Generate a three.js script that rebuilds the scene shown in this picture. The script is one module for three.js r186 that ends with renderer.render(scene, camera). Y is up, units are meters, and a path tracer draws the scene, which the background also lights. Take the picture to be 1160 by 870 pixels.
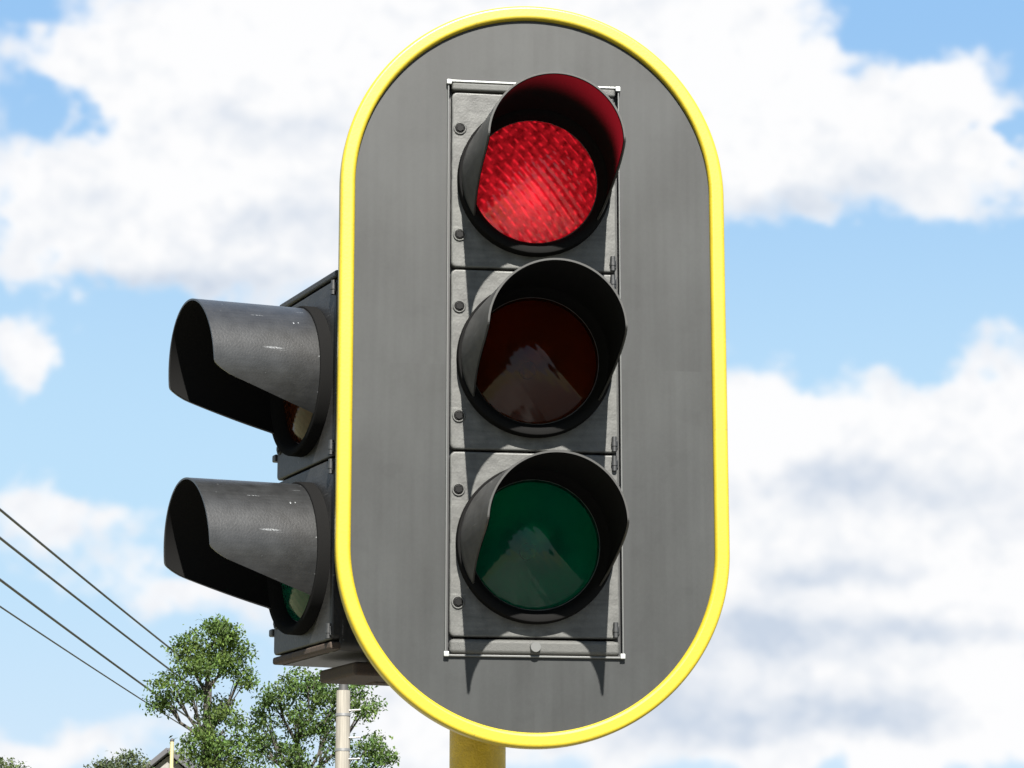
import * as THREE from 'three';
import { RoundedBoxGeometry } from 'three/addons/geometries/RoundedBoxGeometry.js';
import { mergeGeometries } from 'three/addons/utils/BufferGeometryUtils.js';
import { createNoise2D, createNoise3D } from 'simplex-noise';

const D2R = Math.PI / 180;
// ---------------------------------------------------------------- camera
const scene = new THREE.Scene();
const camera = new THREE.PerspectiveCamera(2 * Math.atan(435 / 3000) / D2R, 4 / 3, 0.1, 6000);
camera.position.set(0, 1.6, 0);
camera.rotation.set(12 * D2R, 0, 0);
const renderer = new THREE.WebGLRenderer({ antialias: true });
renderer.toneMapping = THREE.LinearToneMapping;
renderer.toneMappingExposure = 3.6;
renderer.shadowMap.enabled = true;
renderer.setSize(1024, 768);

// ---------------------------------------------------------------- seeded noise
function rng(seed) { let s = seed >>> 0; return () => { s = (s + 0x6D2B79F5) | 0; let t = Math.imul(s ^ (s >>> 15), 1 | s); t = (t + Math.imul(t ^ (t >>> 7), 61 | t)) ^ t; return ((t ^ (t >>> 14)) >>> 0) / 4294967296; }; }
const n2 = createNoise2D(rng(11)), n3 = createNoise3D(rng(23));
const clamp = (x, a = 0, b = 1) => Math.min(b, Math.max(a, x));
const sstep = (a, b, x) => { const t = clamp((x - a) / (b - a)); return t * t * (3 - 2 * t); };
const mix = (a, b, t) => a + (b - a) * t;

// ---------------------------------------------------------------- sky: air and cumulus, placed by azimuth and elevation in degrees
// each entry: azimuth, elevation, half width, half height, strength
const CLOUD = [[-10.2,15.7,1.72,1.34,1], [-7.7,16.3,2.67,2.29,1], [-5.0,17.0,2.48,2.86,1], [-8.6,18.7,2.86,1.34,1], [-4.8,19.4,3.24,1.72,1], [-10.1,14.4,1.15,0.38,0.5], [-6.5,14.7,2.10,0.86,0.8], [0.4,19.5,6.30,1.72,1], [-1.6,15.9,3.82,2.10,1], [2.4,16.5,3.24,1.72,0.9], [4.8,19.1,2.48,1.91,1], [5.6,17.3,2.29,1.53,1], [7.5,17.5,1.91,1.53,1], [9.9,17.7,1.72,1.53,1], [11.0,16.2,1.15,1.15,0.9], [9.2,16.2,1.15,0.95,0.9], [6.7,16.5,2.67,0.95,1], [-10.7,12.5,0.80,0.86,1], [-9.3,8.9,1.62,0.69,0.9], [-10.7,9.3,0.76,0.76,0.7], [-6.7,7.5,2.10,0.61,0.75], [-9.8,4.1,1.81,0.61,1], [-7.6,4.6,1.72,0.57,0.5], [-9.1,7.7,2.86,0.57,0.35], [5.8,11.1,1.72,1.05,1], [4.8,10.0,2.10,1.72,1], [7.3,10.0,2.48,1.53,1], [8.4,11.8,0.42,0.48,0.6], [10.2,11.5,1.43,1.43,0.9], [11.0,12.4,0.95,1.15,0.8], [8.4,8.4,3.63,1.53,1], [10.2,9.5,2.10,1.91,1], [6.1,8.2,2.29,1.34,1], [9.9,7.2,2.67,1.15,1], [7.6,6.9,2.67,0.76,0.9], [7.0,5.5,3.05,0.95,1], [4.8,5.8,2.10,0.95,0.9], [10.4,5.0,1.34,1.53,1], [8.1,4.2,4.20,0.53,1], [2.3,5.1,3.24,1.34,1], [-1.5,4.7,2.10,0.95,0.9], [-3.4,6.9,2.29,2.29,0.6], [0.4,9.6,3.82,3.05,0.8]];
const GAP = [[-10.4,17.7,0.80,0.53,0.9], [-11.2,19.7,0.95,0.42,0.8], [8.6,19.6,1.34,0.69,1], [11.1,19.3,0.95,0.80,0.9], [11.2,17.0,0.53,0.46,1], [7.4,14.1,4.20,1.43,1], [5.5,15.1,1.15,0.57,0.4], [9.3,13.1,1.15,0.76,0.7], [-8.7,10.9,1.7,1.35,0.9], [-8.0,12.9,1.53,0.86,0.9], [-9.8,5.9,2.86,1.05,0.6], [-8.8,13.7,2.10,0.50,0.5]];
const SHADE = [[7.1,9.8,1.91,0.53,1], [6.9,7.8,1.91,0.38,1], [9.8,9.5,1.34,0.57,0.5], [5.5,6.6,2.29,0.57,1.2], [8.9,6.5,2.48,0.29,0.9], [5.3,4.6,3.24,0.53,1.3], [7.8,4.9,2.10,0.46,1.2], [-5.1,15.5,1.72,0.61,0.6], [-5.2,17.5,2.10,0.53,0.6], [6.1,15.9,1.91,0.31,0.8], [-6.9,14.2,2.29,0.42,0.9], [-9.2,15.7,1.15,0.29,0.3], [3.4,5.2,1.53,0.76,0.8], [8.5,16.3,1.15,0.34,0.4]];
const BRIGHT = [[6.0,11.1,1.53,0.86,1], [10.3,4.8,1.34,1.43,1], [9.1,7.4,2.48,0.53,0.8], [8.1,4.1,3.82,0.38,1], [10.1,18.4,1.15,0.67,0.8], [5.4,18.7,2.29,1.53,0.6], [-5.6,19.2,3.44,0.95,0.6], [-7.3,15.9,1.53,0.67,0.5]];
function sumOf(list, az, el, hard) {
  let keep = 1;
  for (const [a, e, w, h, s] of list) {
    const dx = (az - a) / w, dy = (el - e) / h, q = dx * dx + dy * dy;
    if (q > 6) continue;
    keep *= 1 - Math.min(1, s * Math.exp(-q * hard));
  }
  return 1 - keep;
}
function fbm3(x, y, z, oct) { let s = 0, a = 0.5; for (let i = 0; i < oct; i++) { s += a * n3(x, y, z); x = x * 2.03 + 5.1; y = y * 2.03 - 3.7; z = z * 2.03 + 1.3; a *= 0.5; } return s; }
const SW = 4096, SH = 2048, skyData = new Float32Array(SW * SH * 4);
for (let j = 0; j < SH; j++) {
  const el = ((j + 0.5) / SH - 0.5) * 180, ce = Math.cos(el * D2R), se = Math.sin(el * D2R);
  const h = sstep(20, 70, el);
  for (let i = 0; i < SW; i++) {
    const k = (j * SW + i) * 4;
    // pale near the horizon, deeper blue towards the zenith
    const t0 = sstep(-2, 10, el), t1 = sstep(9, 21, el);
    let r = mix(mix(mix(0.74, 0.52, t0), 0.31, t1), 0.13, h), g = mix(mix(mix(0.85, 0.76, t0), 0.56, t1), 0.30, h), b = mix(mix(0.97, 0.90, t1), 0.70, h);
    if (el > -3) {
      const az = (i + 0.5) / SW * 360 - 90, azw = ((az + 540) % 360) - 180;    // azimuth 0 looks along -z
      const x = ce * Math.sin(azw * D2R), z = -ce * Math.cos(azw * D2R), y = se;
      const near = sstep(15, 11.5, Math.abs(azw)) * sstep(25, 20.5, el) * sstep(1, 3.2, el);
      const inFrame = Math.abs(azw) < 16 && el < 26;
      const wx = fbm3(x * 26, y * 34, z * 26, inFrame ? 4 : 2), wy = fbm3(x * 26 + 9, y * 34 + 4, z * 26, inFrame ? 4 : 2);
      const fine = fbm3(x * 75, y * 90, z * 75, inFrame ? 5 : 3);
      let d = 0, sh = 0, br = 0;
      if (near > 0) {
        const a2 = azw + wx * 1.1, e2 = el + wy * 0.75;
        d = sumOf(CLOUD, a2, e2, 0.85) * (1 - sumOf(GAP, a2, e2, 0.8));
        sh = sumOf(SHADE, azw + wx * 0.9, el + wy * 0.4, 1.0); br = sumOf(BRIGHT, azw + wx * 0.8, el + wy * 0.6, 0.8);
      }
      const gen = 0.44 + 0.75 * fbm3(x * 5.2 + 3, y * 9, z * 5.2, 4);
      const dd = mix(gen, d, near) + fine * 0.20;
      const a = sstep(0.26, 0.76, dd);
      const gsh = clamp(0.5 - 1.1 * fbm3(x * 7, y * 16 + 0.35, z * 7, 3));
      const shade = clamp(mix(gsh * 0.8, 0.10 + sh * 0.8, near) + fine * 0.26 + wx * 0.3 - br * 0.45);
      const cr = mix(0.99, 0.60, shade), cg = mix(0.99, 0.68, shade), cb = mix(1.0, 0.80, shade);
      r = mix(r, cr, a); g = mix(g, cg, a); b = mix(b, cb, a);
    } else { r = 0.5; g = 0.52; b = 0.52; }
    skyData[k] = r / 3.6; skyData[k + 1] = g / 3.6; skyData[k + 2] = b / 3.6; skyData[k + 3] = 1;
  }
}
const sky = new THREE.DataTexture(skyData, SW, SH, THREE.RGBAFormat, THREE.FloatType);
sky.mapping = THREE.EquirectangularReflectionMapping; sky.magFilter = THREE.LinearFilter; sky.minFilter = THREE.LinearFilter; sky.wrapS = THREE.RepeatWrapping; sky.needsUpdate = true;
scene.background = sky; scene.environment = sky; 

// ---------------------------------------------------------------- sun: behind the camera's right shoulder, 44 degrees up
const sun = new THREE.DirectionalLight(new THREE.Color(1, 0.955, 0.88), 5);
{ const az = 7.6 * D2R, el = 44 * D2R; sun.position.set(Math.sin(az) * Math.cos(el) * 60, 2.5 + Math.sin(el) * 60, -4 + Math.cos(az) * Math.cos(el) * 60); }
sun.target.position.set(0, 2.5, -4); sun.castShadow = true; sun.shadow.radius = 1; sun.shadow.mapSize.set(2048, 2048);
Object.assign(sun.shadow.camera, { left: -95, right: 95, top: 95, bottom: -95, near: 1, far: 260 });
scene.add(sun, sun.target);

// ---------------------------------------------------------------- textures (colour, grain, wear, and the painted glow of the red lens)
function tex(w, h, fn, metres, srgb = true) {
  const d = new Uint8Array(w * h * 4);
  for (let j = 0; j < h; j++) for (let i = 0; i < w; i++) { const c = fn(i / w, j / h, i, j), k = (j * w + i) * 4; for (let q = 0; q < 3; q++) d[k + q] = clamp(c[q]) * 255; d[k + 3] = 255; }
  const t = new THREE.DataTexture(d, w, h); t.wrapS = t.wrapT = THREE.RepeatWrapping; t.magFilter = THREE.LinearFilter; t.minFilter = THREE.LinearMipmapLinearFilter; t.generateMipmaps = true;
  if (srgb) t.colorSpace = THREE.SRGBColorSpace; t.repeat.set(1 / metres, 1 / metres); t.needsUpdate = true; return t;
}
function fb2(x, y, o = 4) { let s = 0, a = 0.5; for (let i = 0; i < o; i++) { s += a * n2(x, y); x = x * 2.1 + 7; y = y * 2.1 - 3; a *= 0.5; } return s; }
const lin = (v) => v <= 0.0031308 ? v * 12.92 : 1.055 * Math.pow(v, 1 / 2.4) - 0.055;   // linear to sRGB code
const boardMap = tex(1024, 1024, (u, v) => {   // weathered charcoal sheet: faint vertical rain streaks, blotches
  const s = fb2(u * 60, v * 2.2, 4) * 0.10 + fb2(u * 7, v * 4, 5) * 0.2 + fb2(u * 140, v * 120, 2) * 0.05 - 0.05 * sstep(0.25, 0.55, fb2(u * 11 + 31, v * 15 + 5, 4));
  const c = 0.020 * (1 + s * 1.5); return [lin(c * 0.92), lin(c * 1.0), lin(c * 1.01)];
}, 1.3);
const flecks = (() => { const r = rng(77), L = []; for (let i = 0; i < 220; i++) L.push([r(), r(), 0.001 + r() * 0.0035, r() < 0.45 ? 0.006 + r() * 0.03 : 0.002, r()]); return L; })();
function plastic(base, tint, fleckAmount) {
  return tex(768, 768, (u, v) => {
    let c = base * (1 + fb2(u * 14, v * 14, 5) * 0.4 + fb2(u * 5 + 9, v * 60, 3) * 0.22 + fb2(u * 150, v * 150, 2) * 0.12);
    if (fleckAmount) for (const [a, b, h, w, s] of flecks) { const dx = (u - a) / w, dy = (v - b) / h; if (dx * dx + dy * dy < 1) c = mix(c, 0.45, fleckAmount * s * s * (1 - dx * dx - dy * dy) * clamp(0.6 + n2(u * 200, v * 200))); }
    return [lin(c * tint[0]), lin(c * tint[1]), lin(c * tint[2])];
  }, 0.6);
}
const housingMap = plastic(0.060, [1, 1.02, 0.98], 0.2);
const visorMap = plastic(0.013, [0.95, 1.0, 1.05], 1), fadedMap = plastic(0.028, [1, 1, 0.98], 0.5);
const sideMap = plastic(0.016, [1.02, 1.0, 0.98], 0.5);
const paintBump = tex(512, 512, (u, v) => { const q = 0.5 + fb2(u * 40, v * 40, 4) * 0.6; return [q, q, q]; }, 0.25, false);
const yellowMap = tex(512, 1024, (u, v) => {
  const s = fb2(u * 10, v * 12, 5), g = fb2(u * 90, v * 50, 3), chip = sstep(0.52, 0.6, fb2(u * 26 + 40, v * 30, 4));
  const k = 1 + s * 0.10 + g * 0.06; return [lin(mix(0.29 * k, 0.13, chip * 0.5)), lin(mix(0.224 * k, 0.10, chip * 0.5)), lin(mix(0.010, 0.025, chip * 0.5))];
}, 0.8);
const poleMap = tex(512, 1024, (u, v) => {
  const s = fb2(u * 8, v * 10, 5), g = fb2(u * 60, v * 20, 3), k = 1 + s * 0.2 + g * 0.12;
  return [lin(0.46 * k), lin(0.30 * k), lin(0.007)];
}, 0.6);
const S = (o) => new THREE.MeshStandardMaterial(o), P = (o) => new THREE.MeshPhysicalMaterial(o);
const M = {
  board: P({ map: boardMap, roughness: 0.5, specularIntensity: 0.6 }),
  housing: P({ map: housingMap, roughness: 0.5, specularIntensity: 0.6, bumpMap: paintBump, bumpScale: 0.0002 }),
  side: P({ map: sideMap, roughness: 0.5, specularIntensity: 0.7, bumpMap: paintBump, bumpScale: 0.0003 }),
  faded: P({ map: fadedMap, roughness: 0.5, specularIntensity: 0.6 }),
  trim: S({ color: new THREE.Color(0.07, 0.073, 0.072), roughness: 0.5 }),  // strip metal darkened in the colour where it catches less sun
  visor: S({ map: visorMap, roughness: 0.38, bumpMap: paintBump, bumpScale: 0.00012 }),
  lining: P({ color: new THREE.Color(0.007, 0.007, 0.007), roughness: 0.9, specularIntensity: 0.04 }),
  black: S({ color: new THREE.Color(0.015, 0.016, 0.017), roughness: 0.5 }),
  screw: P({ color: new THREE.Color(0.004, 0.004, 0.004), roughness: 0.5, specularIntensity: 0.25 }),
  washer: S({ color: new THREE.Color(0.2, 0.2, 0.2), roughness: 0.4, metalness: 0.6 }),
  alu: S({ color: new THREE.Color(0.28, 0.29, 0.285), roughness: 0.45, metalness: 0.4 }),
  yellow: S({ map: yellowMap, roughness: 0.42, bumpMap: paintBump, bumpScale: 0.00008 }),
  pole: S({ map: poleMap, roughness: 0.5, bumpMap: paintBump, bumpScale: 0.0008 }),
  mirror: S({ color: new THREE.Color(0.75, 0.75, 0.73), roughness: 0.28, metalness: 1 }),
  bulb: new THREE.MeshPhysicalMaterial({ color: 0xffffff, roughness: 0.1, transmission: 0.5, thickness: 0 }),
  bracket: S({ color: new THREE.Color(0.03, 0.028, 0.026), roughness: 0.6 }),
};
M.dirty = P({ map: tex(512, 512, (u, v) => { const t = sstep(-0.15, 0.35, fb2(u * 9, v * 9, 5)), k = 1 + fb2(u * 60, v * 60, 3) * 0.6; return [lin(mix(0.022, 0.075, t) * k), lin(mix(0.021, 0.046, t) * k), lin(mix(0.020, 0.030, t) * k)]; }, 0.3), roughness: 0.8, specularIntensity: 0.5 });
function lensMat(c, through, rough) { return new THREE.MeshPhysicalMaterial({ color: new THREE.Color(...c), roughness: rough, transmission: through, thickness: 0, ior: 1.5, specularIntensity: 0.5 }); }
M.amberLens = lensMat([0.15, 0.035, 0.008], 0.88, 0.1);
M.greenLens = lensMat([0.010, 0.24, 0.145], 0.88, 0.1);
const redGlow = tex(512, 512, (u, v) => {        // bright streaks painted as emission along the prism rows of the lit lens
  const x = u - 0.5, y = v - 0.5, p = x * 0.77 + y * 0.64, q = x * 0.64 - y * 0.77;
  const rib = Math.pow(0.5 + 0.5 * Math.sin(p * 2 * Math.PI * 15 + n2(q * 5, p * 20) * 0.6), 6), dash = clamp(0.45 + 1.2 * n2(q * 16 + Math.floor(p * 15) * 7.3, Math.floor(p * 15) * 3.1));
  const hot = Math.exp(-((x + 0.05) ** 2 + (y + 0.16) ** 2) / 0.03);   // bright spot of the lamp, painted into the glow map
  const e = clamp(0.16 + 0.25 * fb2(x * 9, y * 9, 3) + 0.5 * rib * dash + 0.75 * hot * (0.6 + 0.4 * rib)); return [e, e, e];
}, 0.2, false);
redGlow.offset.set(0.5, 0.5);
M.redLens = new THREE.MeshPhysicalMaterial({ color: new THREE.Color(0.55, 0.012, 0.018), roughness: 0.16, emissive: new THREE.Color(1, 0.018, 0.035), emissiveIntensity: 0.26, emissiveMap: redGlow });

// ---------------------------------------------------------------- helpers
const names = {};
function numbered(n) { const k = names[n] = (names[n] ?? -1) + 1; return k ? `${n}_${String(k).padStart(3, '0')}` : n; }
function mesh(name, geo, mat, parent, pos, rot) {
  const m = new THREE.Mesh(geo, mat); m.name = parent === scene ? numbered(name) : name; m.castShadow = m.receiveShadow = true;
  if (pos) m.position.set(...pos); if (rot) m.rotation.set(...rot); parent.add(m); return m;
}
function thing(name, label, category, pos = [0, 0, 0], turn = 0, group) {
  const o = new THREE.Group(); o.name = numbered(name); o.position.set(...pos); o.rotation.y = turn; o.userData = { label, category }; if (group) o.userData.group = group; scene.add(o); return o;
}
function structure(name, geo, mat, pos, rot) { const m = mesh(name, geo, mat, scene, pos, rot); m.userData.kind = 'structure'; return m; }
function bar(a, b, ra, rb = ra, seg = 10) {       // tapered bar between two points
  const A = new THREE.Vector3(...a), B = new THREE.Vector3(...b), L = A.distanceTo(B), g = new THREE.CylinderGeometry(rb, ra, L, seg, 1);
  g.applyQuaternion(new THREE.Quaternion().setFromUnitVectors(new THREE.Vector3(0, 1, 0), B.clone().sub(A).normalize())); g.translate((A.x + B.x) / 2, (A.y + B.y) / 2, (A.z + B.z) / 2); return g;
}
function box(w, h, d, x = 0, y = 0, z = 0, r = 0.002) { const g = new RoundedBoxGeometry(w, h, d, 2, r); g.translate(x, y, z); return g; }
function roundRect(w, h, r, cx = 0, cy = 0, path = new THREE.Shape()) {
  const x = cx - w / 2, y = cy - h / 2;
  path.moveTo(x + r, y); path.lineTo(x + w - r, y); path.absarc(x + w - r, y + r, r, -Math.PI / 2, 0); path.lineTo(x + w, y + h - r); path.absarc(x + w - r, y + h - r, r, 0, Math.PI / 2);
  path.lineTo(x + r, y + h); path.absarc(x + r, y + h - r, r, Math.PI / 2, Math.PI); path.lineTo(x, y + r); path.absarc(x + r, y + r, r, Math.PI, 1.5 * Math.PI); return path;
}
function stadium(W, H, path = new THREE.Shape()) { const s = H - W; path.moveTo(W, -s); path.lineTo(W, s); path.absarc(0, s, W, 0, Math.PI); path.lineTo(-W, -s); path.absarc(0, -s, W, Math.PI, 2 * Math.PI); return path; }
function circle(r, path = new THREE.Path()) { path.absarc(0, 0, r, 0, Math.PI * 2, true); return path; }

// ---------------------------------------------------------------- ground, road, pavement
const grassMap = tex(1024, 1024, (u, v) => { const a = fb2(u * 8, v * 8, 5), b = fb2(u * 120, v * 120, 3), t = clamp(0.5 + a); const k = 1 + b * 0.5; return [lin(mix(0.10, 0.21, t) * k), lin(mix(0.12, 0.18, t) * k), lin(mix(0.045, 0.10, t) * k)]; }, 9);
const asphaltMap = tex(512, 512, (u, v) => { const c = 0.055 * (1 + fb2(u * 6, v * 6, 4) * 0.4 + fb2(u * 160, v * 160, 2) * 0.6); return [lin(c), lin(c), lin(c * 1.02)]; }, 2.5);
const concreteMap = tex(512, 512, (u, v) => { const c = 0.16 * (1 + fb2(u * 6, v * 6, 5) * 0.35 + fb2(u * 140, v * 140, 2) * 0.25); return [lin(c), lin(c * 0.96), lin(c * 0.89)]; }, 2);
function sheet(w, d) { const g = new THREE.PlaneGeometry(w, d); const u = g.attributes.uv; for (let i = 0; i < u.count; i++) u.setXY(i, u.getX(i) * w, u.getY(i) * d); g.rotateX(-Math.PI / 2); return g; }
structure('ground', sheet(5000, 5000), S({ map: grassMap, roughness: 1 }), [0, 0, 0]);
structure('road', sheet(8, 400), S({ map: asphaltMap, roughness: 0.9 }), [5.4, 0.004, -100]);
structure('pavement', box(3.6, 0.24, 60, 0, 0, 0, 0.01), S({ map: concreteMap, roughness: 0.95 }), [-0.55, 0, -15]);
structure('kerb', box(0.14, 0.26, 60, 0, 0, 0, 0.02), S({ map: concreteMap, roughness: 0.9 }), [1.322, 0, -15]);
const GY = 0.12;    // top of the pavement

// ---------------------------------------------------------------- signal parts
const LENS_R = 0.1035;
function lensGeo(amp) {
  const nr = 56, na = 240, p = [], uv = [], idx = [];
  for (let i = 0; i <= nr; i++) for (let j = 0; j <= na; j++) {
    const r = LENS_R * i / nr, t = j / na * 2 * Math.PI, x = r * Math.cos(t), y = r * Math.sin(t), a = x * 0.77 + y * 0.64, b = x * 0.64 - y * 0.77;
    const z = 0.024 * (1 - (i / nr) ** 2) + amp * Math.sin(a * 2 * Math.PI / 0.0133) * (0.7 + 0.3 * Math.sin(b * 2 * Math.PI / 0.021));
    p.push(x, y, z); uv.push(x, y);
  }
  for (let i = 0; i < nr; i++) for (let j = 0; j < na; j++) { const a = i * (na + 1) + j, b = a + na + 1; if (i) idx.push(a, b, a + 1); idx.push(b, b + 1, a + 1); }
  const g = new THREE.BufferGeometry(); g.setAttribute('position', new THREE.Float32BufferAttribute(p, 3)); g.setAttribute('uv', new THREE.Float32BufferAttribute(uv, 2)); g.setIndex(idx); g.computeVertexNormals(); return g;
}
const redLensGeo = lensGeo(0.0011), dimLensGeo = lensGeo(0.00012);
function visorLen(V, deg) {                       // reach of the visor at an angle from its top: cut away below
  const a = Math.abs(deg), t = (a - V.start) / (V.end - V.start), k = 0.05;      // soft corner
  const lin1 = 1 - t, rake = V.rake * (1 - Math.cos(a * D2R)); return V.len * clamp(-rake + Math.min(1, lin1) - k * Math.exp(-((t / 0.09) ** 2)) * 1.0);
}
function visorSheet(V, offset, trim) {
  const na = 160, nl = 10, p = [], uv = [], idx = [], A = V.end - 0.5;
  for (let j = 0; j <= na; j++) { const deg = -A + 2 * A * j / na, t = (90 - deg) * D2R, L = Math.max(0.003, visorLen(V, deg) - trim);
    for (let i = 0; i <= nl; i++) { const z = L * i / nl, r = mix(V.r0, V.r1, z / V.len) + offset; p.push(r * Math.cos(t), r * Math.sin(t), z); uv.push(z, t * 0.12); } }
  for (let j = 0; j < na; j++) for (let i = 0; i < nl; i++) { const a = j * (nl + 1) + i, b = a + nl + 1; idx.push(a, a + 1, b, a + 1, b + 1, b); }
  const g = new THREE.BufferGeometry(); g.setAttribute('position', new THREE.Float32BufferAttribute(p, 3)); g.setAttribute('uv', new THREE.Float32BufferAttribute(uv, 2)); g.setIndex(idx); g.computeVertexNormals(); return { g, na, nl };
}
function visorGeo(V) {                             // outer and inner skin joined by a rim
  const o = visorSheet(V, 0, 0), q = visorSheet(V, -0.003, 0);
  const inv = Array.from(q.g.index.array); for (let i = 0; i < inv.length; i += 3) { const t = inv[i]; inv[i] = inv[i + 1]; inv[i + 1] = t; } q.g.setIndex(inv); q.g.computeVertexNormals();
  const edge = []; const put = (g, k) => { const a = g.attributes.position; return [a.getX(k), a.getY(k), a.getZ(k)]; };
  const path = []; for (let i = 0; i <= o.nl; i++) path.push(i); for (let j = 1; j <= o.na; j++) path.push(j * (o.nl + 1) + o.nl); for (let i = o.nl - 1; i >= 0; i--) path.push(o.na * (o.nl + 1) + i);
  for (let k = 0; k < path.length - 1; k++) { const a = put(o.g, path[k]), b = put(o.g, path[k + 1]), c = put(q.g, path[k]), d = put(q.g, path[k + 1]); edge.push(...a, ...b, ...c, ...b, ...d, ...c); }
  const e = new THREE.BufferGeometry(); e.setAttribute('position', new THREE.Float32BufferAttribute(edge, 3)); e.setAttribute('uv', new THREE.Float32BufferAttribute(new Float32Array(edge.length / 3 * 2), 2)); e.computeVertexNormals();
  return mergeGeometries([o.g.toNonIndexed(), q.g.toNonIndexed(), e]);
}
const VISOR = { front: { len: 0.225, r0: 0.1225, r1: 0.108, start: 93, end: 124, rake: 0 }, side: { len: 0.193, r0: 0.1225, r1: 0.1195, start: 98, end: 130, rake: 0.045 } };
for (const V of Object.values(VISOR)) { V.geo = visorGeo(V); V.lining = visorSheet(V, -0.0042, 0.0015).g; }
const collarG = new THREE.LatheGeometry([[0.105, -0.004], [0.106, 0.006], [0.111, 0.012], [0.115, 0.020], [0.1245, 0.022], [0.1265, 0.019], [0.127, 0]].map((a) => new THREE.Vector2(...a)), 96).rotateX(Math.PI / 2);
const mirrorG = new THREE.LatheGeometry(Array.from({ length: 15 }, (_, i) => { const r = 0.012 + 0.091 * i / 14; return new THREE.Vector2(r, -0.088 + 0.08 * (r / 0.103) ** 2); }), 64).rotateX(Math.PI / 2);
const bulbG = new THREE.LatheGeometry([[0.001, 0.038], [0.009, 0.034], [0.014, 0.024], [0.013, 0.012], [0.008, 0]].map((a) => new THREE.Vector2(...a)).reverse(), 24).rotateX(Math.PI / 2);
const PITCH = 0.2995, DW = 0.272;
function doorGeo(w, h) { const s = roundRect(w, h, 0.006); s.holes.push(circle(0.1055)); const g = new THREE.ExtrudeGeometry(s, { depth: 0.012, bevelEnabled: true, bevelSize: 0.003, bevelThickness: 0.003, bevelSegments: 3, curveSegments: 48 }); g.translate(0, 0, -0.015); return g; }
const doorG = doorGeo(DW - 0.006, PITCH - 0.0035 - 0.006);
const screwG = mergeGeometries([new THREE.CylinderGeometry(0.0058, 0.0062, 0.005, 6).rotateX(Math.PI / 2), new THREE.TorusGeometry(0.0064, 0.0014, 6, 16)].map((g) => g.index ? g.toNonIndexed() : g));
const washerG = new THREE.TorusGeometry(0.0092, 0.0016, 6, 20);
const hingeG = mergeGeometries([new THREE.CylinderGeometry(0.004, 0.004, 0.024, 12), new THREE.CylinderGeometry(0.005, 0.005, 0.007, 12), box(0.009, 0.016, 0.006, 0.002, 0, -0.003)].map((g) => g.index ? g.toNonIndexed() : g));
function signalDoor(head, y, z, kind, bodyMat, V) {   // one aspect: door with collar, visor, lens and lamp behind it
  const d = mesh('signal_door', doorG, bodyMat, head, [0, y, z]);
  mesh('visor_collar', collarG, M.lining, d, [0, 0, 0.0005]);
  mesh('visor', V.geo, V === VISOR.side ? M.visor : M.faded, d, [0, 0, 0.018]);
  mesh('visor_lining', V.lining, M.lining, d, [0, 0, 0.018]);
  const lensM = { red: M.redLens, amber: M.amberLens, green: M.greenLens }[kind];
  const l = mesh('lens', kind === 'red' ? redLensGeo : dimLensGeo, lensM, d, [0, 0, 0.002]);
  l.userData.label = { red: 'lit red lens with slanting prism rows', amber: 'unlit dark amber lens', green: 'unlit dark green lens' }[kind];
  mesh('reflector', mirrorG, M.mirror, d, [0, 0, -0.002]);
  mesh('bulb', bulbG, M.bulb, d, [0, 0, -0.088]);
  if (kind === 'red') {
    const s = new THREE.SpotLight(new THREE.Color(1, 0.02, 0.05), 0.55, 0, 34 * D2R, 0.8, 2); s.position.set(0, 0, 0.034); s.target.position.set(0.2, 0.14, 1); s.castShadow = true; s.shadow.radius = 1.5; d.add(s, s.target);
  }
  for (const sy of [0.086, -0.094]) { mesh('washer', washerG, bodyMat, d, [-0.1225, sy, 0.001]); mesh('screw', screwG, M.screw, d, [-0.1225, sy, 0.002]); }
  for (const sy of [0.134, -0.134]) mesh('hinge', hingeG, M.black, d, [0.129, sy, 0.003]);
  return d;
}

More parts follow.
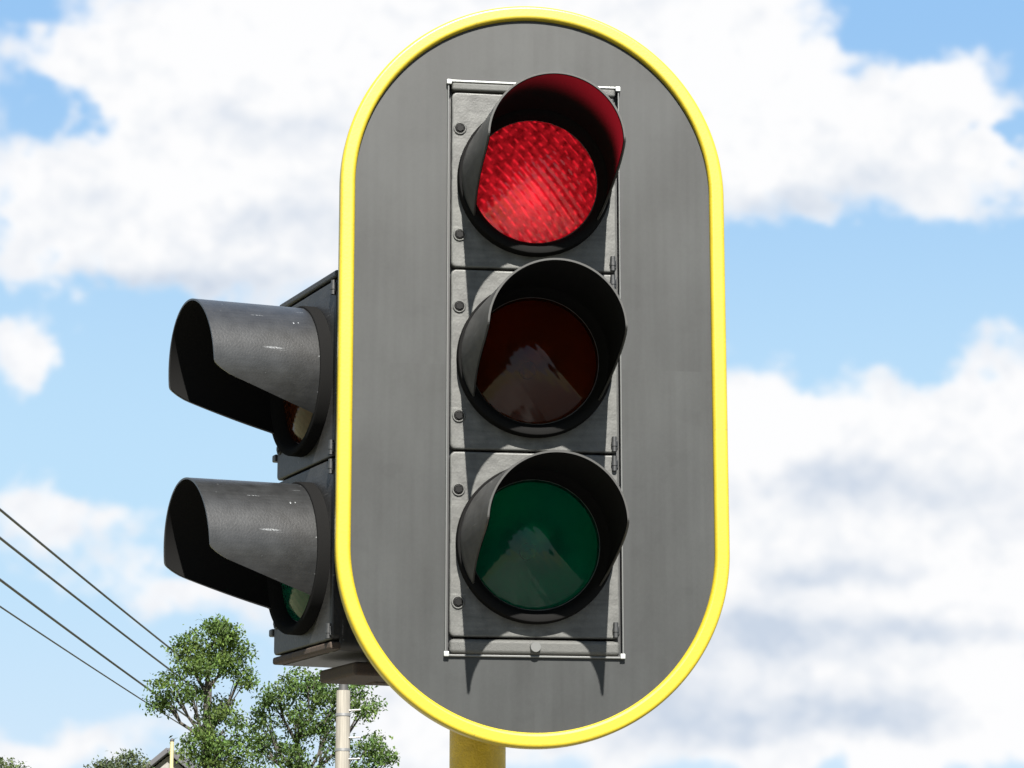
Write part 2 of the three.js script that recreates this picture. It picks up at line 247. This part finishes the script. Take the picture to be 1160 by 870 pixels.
// ---------------------------------------------------------------- the signal facing the camera, on its oblong backing board
const HEADS = 'signal heads on the yellow pole';
const front = thing('traffic_signal', 'three light traffic signal showing red, on oblong dark board with yellow edge', 'traffic light', [0.0354, 2.5156, -4.1748], 8 * D2R, HEADS);
{
  const BW = 0.317, BH = 0.612, HT = 0.4767, HB = -0.4691, HW = 0.1425;
  const s = stadium(BW - 0.006, BH - 0.006); s.holes.push(roundRect(2 * HW, HT - HB, 0.004, 0, (HT + HB) / 2, new THREE.Path()));
  const bg = new THREE.ExtrudeGeometry(s, { depth: 0.003, bevelEnabled: false, curveSegments: 64 }); bg.translate(0, 0, -0.003);
  const bd = mesh('backing_board', bg, M.board, front);
  const rs = stadium(BW - 0.006, BH - 0.006); rs.holes.push(stadium(BW - 0.0185, BH - 0.0185, new THREE.Path()));
  const rg = new THREE.ExtrudeGeometry(rs, { depth: 0.018, bevelEnabled: true, bevelSize: 0.006, bevelThickness: 0.007, bevelSegments: 5, curveSegments: 72 }); rg.translate(0, 0, -0.016);
  mesh('edge_band', rg, M.yellow, bd);
  // bare metal angle round the cut-out; sides and bottom coloured as if less sunlit
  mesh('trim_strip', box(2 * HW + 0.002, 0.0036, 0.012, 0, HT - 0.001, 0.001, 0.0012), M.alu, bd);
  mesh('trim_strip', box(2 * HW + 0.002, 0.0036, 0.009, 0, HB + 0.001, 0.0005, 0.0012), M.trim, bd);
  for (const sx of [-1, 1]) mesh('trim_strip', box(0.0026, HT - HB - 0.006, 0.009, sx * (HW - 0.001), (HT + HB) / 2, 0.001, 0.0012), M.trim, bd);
  for (const sx of [-1, 1]) for (const cy of [HT - 0.003, HB + 0.003]) mesh('corner_clip', box(0.0085, 0.0085, 0.006, sx * (HW - 0.002), cy, 0.0055, 0.0015), M.alu, bd);
  // body behind the doors
  const bx = roundRect(DW - 0.004, HT - HB - 0.008, 0.012, 0, (HT + HB) / 2); bx.holes.push(roundRect(DW - 0.016, HT - HB - 0.022, 0.008, 0, (HT + HB) / 2, new THREE.Path()));
  const shell = new THREE.ExtrudeGeometry(bx, { depth: 0.1, bevelEnabled: false }); shell.translate(0, 0, -0.117);
  const back = new THREE.ExtrudeGeometry(roundRect(DW - 0.004, HT - HB - 0.008, 0.012, 0, (HT + HB) / 2), { depth: 0.004, bevelEnabled: true, bevelSize: 0.004, bevelThickness: 0.004, bevelSegments: 3 }); back.translate(0, 0, -0.1255);
  
  mesh('housing', mergeGeometries([shell, back]), M.black, front);
  const fl = roundRect(0.33, HT - HB + 0.045, 0.012, 0, (HT + HB) / 2); fl.holes.push(roundRect(DW - 0.012, HT - HB - 0.014, 0.01, 0, (HT + HB) / 2, new THREE.Path()));
  const fg = new THREE.ExtrudeGeometry(fl, { depth: 0.004, bevelEnabled: false }); fg.translate(0, 0, -0.016);
  mesh('mounting_flange', fg, M.black, front);
  const y0 = 0.3083;
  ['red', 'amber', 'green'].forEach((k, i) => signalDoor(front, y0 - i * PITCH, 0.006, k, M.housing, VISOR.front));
  const top = mesh('top_cap', box(DW, 0.0135, 0.020, 0, 0, 0, 0.004), M.housing, front, [0, 0.4662, -0.002]);
  const cap = mesh('bottom_cap', box(DW, 0.0240, 0.022, 0, 0, 0, 0.007), M.housing, front, [0, -0.4540, -0.002]);
  mesh('lock_knob', new THREE.CylinderGeometry(0.008, 0.009, 0.008, 20).rotateX(Math.PI / 2), M.trim, cap, [0, 0, 0.0135]);
  // bracket arms back to the pole
  for (const by of [0.40, -0.40]) mesh('bracket_arm', mergeGeometries([box(0.05, 0.035, 0.16, -0.02, by, -0.2, 0.006), box(0.15, 0.05, 0.012, -0.02, by, -0.284, 0.004)]), M.bracket, front);
}

// ---------------------------------------------------------------- the two light signal turned to the left
const side = thing('traffic_signal', 'black two light signal facing left, with long hoods, half hidden behind the board', 'traffic light', [-0.3462, 2.3792, -4.3531], -65 * D2R, HEADS);
{
  const h = 2 * PITCH + 0.03;
  const bx = roundRect(DW + 0.006, h, 0.014); bx.holes.push(roundRect(DW - 0.010, h - 0.02, 0.008, 0, 0, new THREE.Path()));
  const shell = new THREE.ExtrudeGeometry(bx, { depth: 0.105, bevelEnabled: false }); shell.translate(0, 0, -0.12);
  const back = new THREE.ExtrudeGeometry(roundRect(DW + 0.006, h, 0.014), { depth: 0.004, bevelEnabled: true, bevelSize: 0.003, bevelThickness: 0.004, bevelSegments: 3 }); back.translate(0, 0, -0.1285);
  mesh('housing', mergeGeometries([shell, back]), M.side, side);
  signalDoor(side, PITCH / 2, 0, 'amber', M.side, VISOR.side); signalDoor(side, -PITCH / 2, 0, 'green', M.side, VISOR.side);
  mesh('top_cap', box(DW, 0.0125, 0.02, 0, 0, 0, 0.004), M.side, side, [0, PITCH + 0.0075, -0.008]);
  mesh('bottom_cap', box(DW, 0.0125, 0.02, 0, 0, 0, 0.004), M.dirty, side, [0, -PITCH - 0.0075, -0.008]);
  for (const y of [0.043, -0.258]) mesh('door_latch', box(0.016, 0.013, 0.018, -DW / 2 - 0.010, y, -0.006, 0.003), M.black, side);
  for (const by of [0.27, -0.335]) mesh('bracket_arm', mergeGeometries([box(0.045, 0.035, 0.16, 0.0, by, -0.2, 0.006), box(0.16, 0.022, 0.10, 0.03, by - 0.004, -0.10, 0.006)]), M.dirty, side);
}

// ---------------------------------------------------------------- the pole
{
  const P = thing('signal_pole', 'yellow painted steel pole under the traffic signal board', 'pole', [-0.0581, GY, -4.504]);
  const uvm = (g, c, l) => { const u = g.attributes.uv; for (let i = 0; i < u.count; i++) u.setXY(i, u.getX(i) * c, u.getY(i) * l); return g; };
  mesh('shaft', uvm(new THREE.CylinderGeometry(0.0475, 0.0475, 2.85, 48), 0.3, 2.85), M.pole, P, [0, 1.425, 0]);
  mesh('cap', new THREE.SphereGeometry(0.05, 32, 10, 0, Math.PI * 2, 0, Math.PI / 2).scale(1, 0.5, 1), M.pole, P, [0, 2.85, 0]);
  mesh('base_flange', new THREE.CylinderGeometry(0.12, 0.13, 0.02, 32), M.pole, P, [0, 0.01, 0]);
  for (let k = 0; k < 4; k++) mesh('bolt', new THREE.CylinderGeometry(0.011, 0.011, 0.03, 6), M.washer, P, [0.095 * Math.cos(k * Math.PI / 2 + 0.78), 0.034, 0.095 * Math.sin(k * Math.PI / 2 + 0.78)]);
}

// ---------------------------------------------------------------- trees
const barkMap = tex(256, 512, (u, v) => { const c = 0.04 * (1 + fb2(u * 24, v * 6, 4) * 0.8); return [lin(c * 1.1), lin(c), lin(c * 0.85)]; }, 1);
M.bark = S({ map: barkMap, roughness: 1 });
M.leaf = new THREE.MeshPhysicalMaterial({ color: 0xffffff, vertexColors: true, roughness: 0.9, specularIntensity: 0.25, transmission: 0.42, thickness: 0, side: THREE.DoubleSide });
function crown(blobs, seed, size, hue) {
  const r = rng(seed), p = [], c = [], nrm = [], v = new THREE.Vector3(), q = new THREE.Quaternion(), e = new THREE.Euler();
  const quad = [[0, 0, 0], [0.5, 0.24, 0.07], [1, 0, 0], [0.5, -0.24, 0.07]];
  const gauss = () => (r() + r() + r() - 1.5) * 1.15;
  for (const [bx, by, bz, br, dens = 1] of blobs) {
    const subs = Math.round(12 * dens + 62 * br * br * dens);
    for (let k = 0; k < subs; k++) {
      let x, y, z; do { x = r() * 2 - 1; y = r() * 2 - 1; z = r() * 2 - 1; } while (x * x + y * y + z * z > 1);
      const w = Math.pow(Math.hypot(x, y, z), -0.35); const cx = bx + x * br * w, cy = by + y * br * 0.85 * w, cz = bz + z * br * w, sr = 0.09 + 0.10 * r();
      const tone = 0.6 + 0.8 * r(), yel = r();
      const nl = 30 + Math.floor(r() * 22);
      for (let i = 0; i < nl; i++) {
        const ox = cx + gauss() * sr * 1.5, oy = cy + gauss() * sr, oz = cz + gauss() * sr * 1.5, s = size * (0.7 + 0.7 * r());
        e.set((r() - 0.5) * 2.2 - 0.3, r() * 6.283, (r() - 0.5) * 2.4); q.setFromEuler(e);
        const t = tone * (0.8 + 0.4 * r()); const col = [mix(hue[0], hue[0] * 1.7, yel * 0.6) * t, mix(hue[1], hue[1] * 1.15, yel) * t, hue[2] * t];
        const pts = quad.map(([a, b, d]) => v.set(a * s, d * s, b * s).applyQuaternion(q).toArray());
        v.set(0, 1, 0).applyQuaternion(q); const nn = v.toArray();
        for (const m of [0, 1, 2, 0, 2, 3]) { p.push(ox + pts[m][0], oy + pts[m][1], oz + pts[m][2]); c.push(...col); nrm.push(...nn); }
      }
    }
  }
  const g = new THREE.BufferGeometry(); g.setAttribute('position', new THREE.Float32BufferAttribute(p, 3)); g.setAttribute('color', new THREE.Float32BufferAttribute(c, 3)); g.setAttribute('normal', new THREE.Float32BufferAttribute(nrm, 3)); return g;
}
function tree(label, [x, z], topTrunk, blobs, seed, size, hue, girth, group) {
  const t = thing('leafy_tree', label, 'tree', [x, 0, z], 0, group), r = rng(seed + 5), parts = [];
  const spine = []; for (let k = 0; k <= 8; k++) spine.push([(r() - 0.5) * 0.25 * (k > 0), topTrunk * k / 8, (r() - 0.5) * 0.25 * (k > 0)]);
  const trunk = []; for (let k = 0; k < 8; k++) trunk.push(bar(spine[k], spine[k + 1], girth * (1 - k / 9), girth * (1 - (k + 1) / 9)));
  mesh('trunk', mergeGeometries(trunk), M.bark, t);
  for (const [bx, by, bz, br] of blobs) {
    if (Math.hypot(bx, bz) < 0.2 && by > topTrunk) continue;
    const k = Math.max(1, Math.min(8, Math.round((by - Math.hypot(bx, bz) * 0.9 - 0.3) / topTrunk * 8))), a = spine[k], b = [bx, by + br * 0.2, bz], m = [mix(a[0], b[0], 0.55), mix(a[1], b[1], 0.4), mix(a[2], b[2], 0.55)];
    parts.push(bar(a, m, 0.05, 0.035, 6), bar(m, b, 0.035, 0.012, 6));
    for (let i = 0; i < 4; i++) parts.push(bar(m, [b[0] + (r() - 0.5) * br * 1.5, b[1] + (r() - 0.4) * br * 1.3, b[2] + (r() - 0.5) * br * 1.5], 0.022, 0.006, 5));
  }
  mesh('branches', mergeGeometries(parts), M.bark, t);
  mesh('crown', crown(blobs, seed, size, hue), M.leaf, t);
  return t;
}
const TREES = 'trees behind the signal';
tree('tall airy green tree beside the power lines, left of the side signal', [-6.9, -60.5], 8.3,
  [[0, 8.42, 0, 0.55], [-0.45, 8.12, 0.2, 0.42], [0.42, 8.15, -0.1, 0.48], [0.3, 8.6, 0.2, 0.3], [0.05, 7.85, 0.3, 0.45], [-0.8, 7.42, 0.1, 0.48, 0.8], [-1.1, 7.08, -0.2, 0.26, 0.8], [0.7, 7.62, -0.2, 0.3, 0.7], [-0.35, 7.2, 0.3, 0.22, 0.6], [0.15, 6.85, -0.2, 0.36, 0.8], [0.35, 6.3, 0.2, 0.62], [-0.15, 6.0, 0.1, 0.5], [0.5, 5.7, 0.2, 0.6], [-0.35, 4.6, 0.3, 0.7], [1.0, 4.9, 0.1, 0.8], [0, 4.8, -0.3, 0.9]], 101, 0.09, [0.054, 0.100, 0.022], 0.17, TREES);
tree('spreading green tree with sky gaps, directly under the side signal', [-4.95, -62], 7.2,
  [[0, 7.55, 0, 0.5], [-0.55, 7.3, 0.2, 0.42], [0.5, 7.4, 0.1, 0.45], [1.15, 7.3, -0.1, 0.42, 0.7], [1.55, 7.0, 0.1, 0.32, 0.7], [-0.85, 6.75, 0.1, 0.3, 0.8], [0.05, 6.7, 0.2, 0.42], [0.7, 6.75, -0.1, 0.35, 0.7], [-0.85, 6.05, 0.2, 0.42], [-0.1, 5.95, 0.1, 0.45], [0.75, 6.1, 0.1, 0.36, 0.8], [1.65, 6.15, 0.0, 0.34, 0.8], [2.0, 5.9, 0.1, 0.22, 0.8], [1.5, 5.4, 0.1, 0.5], [0.2, 5.0, 0.2, 0.8], [-1.0, 5.0, 0, 0.7]], 202, 0.09, [0.048, 0.092, 0.022], 0.15, TREES);
tree('distant low tree top left of the dark roof', [-10.95, -75.5], 6.4, [[0, 6.55, 0, 0.55], [-0.55, 6.3, 0, 0.5], [0.4, 6.25, 0.1, 0.4], [0, 5.6, 0, 0.8], [-0.8, 5.4, 0, 0.7], [0.8, 5.4, 0, 0.7]], 303, 0.1, [0.05, 0.075, 0.035], 0.15, TREES);
tree('distant tree just showing at the bottom left corner', [-15.3, -80.6], 6.4, [[0, 6.7, 0, 0.5], [-0.6, 6.3, 0, 0.5], [0.4, 6.2, 0.1, 0.4], [0, 5.5, 0, 0.9]], 404, 0.1, [0.05, 0.08, 0.03], 0.15, TREES);

// ---------------------------------------------------------------- house with the dark roof
{
  const H = thing('house', 'distant house with dark gabled roof between the trees at lower left', 'house', [-11.0, 0, -89]);
  const hs = new THREE.Shape([[-3, 0], [3, 0], [3, 5.1], [0, 7.6], [-3, 5.1]].map((a) => new THREE.Vector2(...a))); const g = new THREE.ExtrudeGeometry(hs, { depth: 7, bevelEnabled: false }); g.translate(0, 0, -3.5);
  mesh('wall', g, S({ map: concreteMap, roughness: 0.95 }), H);
  for (const sx of [-1, 1]) { const q = mesh('roof', box(4.25, 0.16, 7.6, 0, 0, 0, 0.03), S({ color: new THREE.Color(0.05, 0.05, 0.055), roughness: 0.85 }), H, [sx * 1.62, 6.42, 0]); q.rotation.z = -sx * Math.atan2(2.5, 3); }
  for (const wx of [-1.3, 1.3]) { const w = mesh('window', box(1.1, 1.3, 0.1, wx, 3.4, 3.53, 0.02), S({ color: new THREE.Color(0.75, 0.75, 0.72), roughness: 0.6 }), H); mesh('pane', box(0.94, 1.14, 0.03, wx, 3.4, 3.59, 0.005), S({ color: new THREE.Color(0.03, 0.04, 0.05), roughness: 0.08 }), w); }
  mesh('door', box(0.95, 2.1, 0.1, 0, 1.05, 3.53, 0.02), S({ color: new THREE.Color(0.16, 0.08, 0.04), roughness: 0.6 }), H);
}

// ---------------------------------------------------------------- poles and wires
M.wood = S({ map: tex(256, 1024, (u, v) => { const c = 0.17 * (1 + fb2(u * 30, v * 3, 4) * 0.35 + fb2(u * 5, v * 8, 3) * 0.2); return [lin(c * 1.04), lin(c * 0.97), lin(c * 0.84)]; }, 1), roughness: 0.9 });
M.metalDark = S({ color: new THREE.Color(0.03, 0.03, 0.03), roughness: 0.6 });
{
  const u = thing('utility_pole', 'pale concrete utility pole with dark cap in front of the trees', 'pole', [-2.865, 0, -45.1]);
  mesh('shaft', bar([0, 0, 0], [0, 5.86, 0], 0.15, 0.118, 24), M.wood, u);
  mesh('cap', mergeGeometries([bar([0, 5.86, 0], [0, 6.0, 0], 0.085, 0.075, 16), bar([0, 6.0, 0], [0, 6.22, 0], 0.06, 0.05, 16)]), M.metalDark, u);
  for (const y of [5.52, 5.06, 4.7]) mesh('step_iron', bar([0.1, y, 0.05], [0.3, y + 0.01, 0.05], 0.016, 0.016, 8), M.washer, u);
  for (const y of [5.45, 4.86]) mesh('band', new THREE.CylinderGeometry(0.128, 0.13, 0.045, 24), M.washer, u, [0, y, 0]);
  const c = thing('post', 'thin cream post beside the trunk of the tall tree', 'post', [-7.443, 0, -58.35]);
  mesh('shaft', bar([0, 0, 0], [0, 6.0, 0], 0.05, 0.042, 16), S({ color: new THREE.Color(0.28, 0.25, 0.14), roughness: 0.6 }), c); mesh('cap', new THREE.SphereGeometry(0.05, 12, 8), M.metalDark, c, [0, 6.02, 0]);
}
const WH = [[8.83, 8.829], [8.28, 8.359], [7.37, 7.669], [7.10, 7.229]];
function linePole(label, x, z, hs) {
  const p = thing('power_line_pole', label, 'pole', [x, 0, z], 0, 'poles of the power line');
  mesh('shaft', bar([-0.17, 0, 0], [-0.17, 9.0, 0], 0.13, 0.08, 20), M.bark, p);
  for (const h of hs) { mesh('insulator', new THREE.LatheGeometry([[0.001, -0.05], [0.03, -0.045], [0.035, -0.02], [0.02, 0], [0.035, 0.02], [0.03, 0.045], [0.001, 0.05]].map((a) => new THREE.Vector2(...a)), 16), M.washer, p, [-0.03, h - 0.02, 0]); }
}
linePole('wooden power line pole hidden behind the tall tree', -8.425, -75.3, WH.map((a) => a[0]));
const NX = -8.79, NZ = -19.6, near = WH.map(([a, b]) => b + (b - a) * (44.6 - 19.6) / (75.3 - 44.6));
linePole('wooden power line pole just outside the left edge', NX, NZ, near);
['highest of the four overhead wires at left', 'second overhead wire from the top at left', 'third overhead wire from the top at left', 'lowest and faintest of the four overhead wires at left'].forEach((label, i) => {
  const pts = []; for (let k = 0; k <= 24; k++) { const t = k / 24; pts.push(new THREE.Vector3(mix(-8.425, NX, t), mix(WH[i][0], near[i], t) - 0.25 * 4 * t * (1 - t) * 0.4 + 0.08, mix(-75.3, NZ, t))); }
  pts[0].y = WH[i][0]; pts[24].y = near[i];
  const w = mesh('overhead_wire', new THREE.TubeGeometry(new THREE.CatmullRomCurve3(pts), 80, i === 3 ? 0.015 : 0.023, 6), M.metalDark, scene); w.userData = { label, category: 'wire', group: 'overhead wires' };
});

renderer.render(scene, camera);
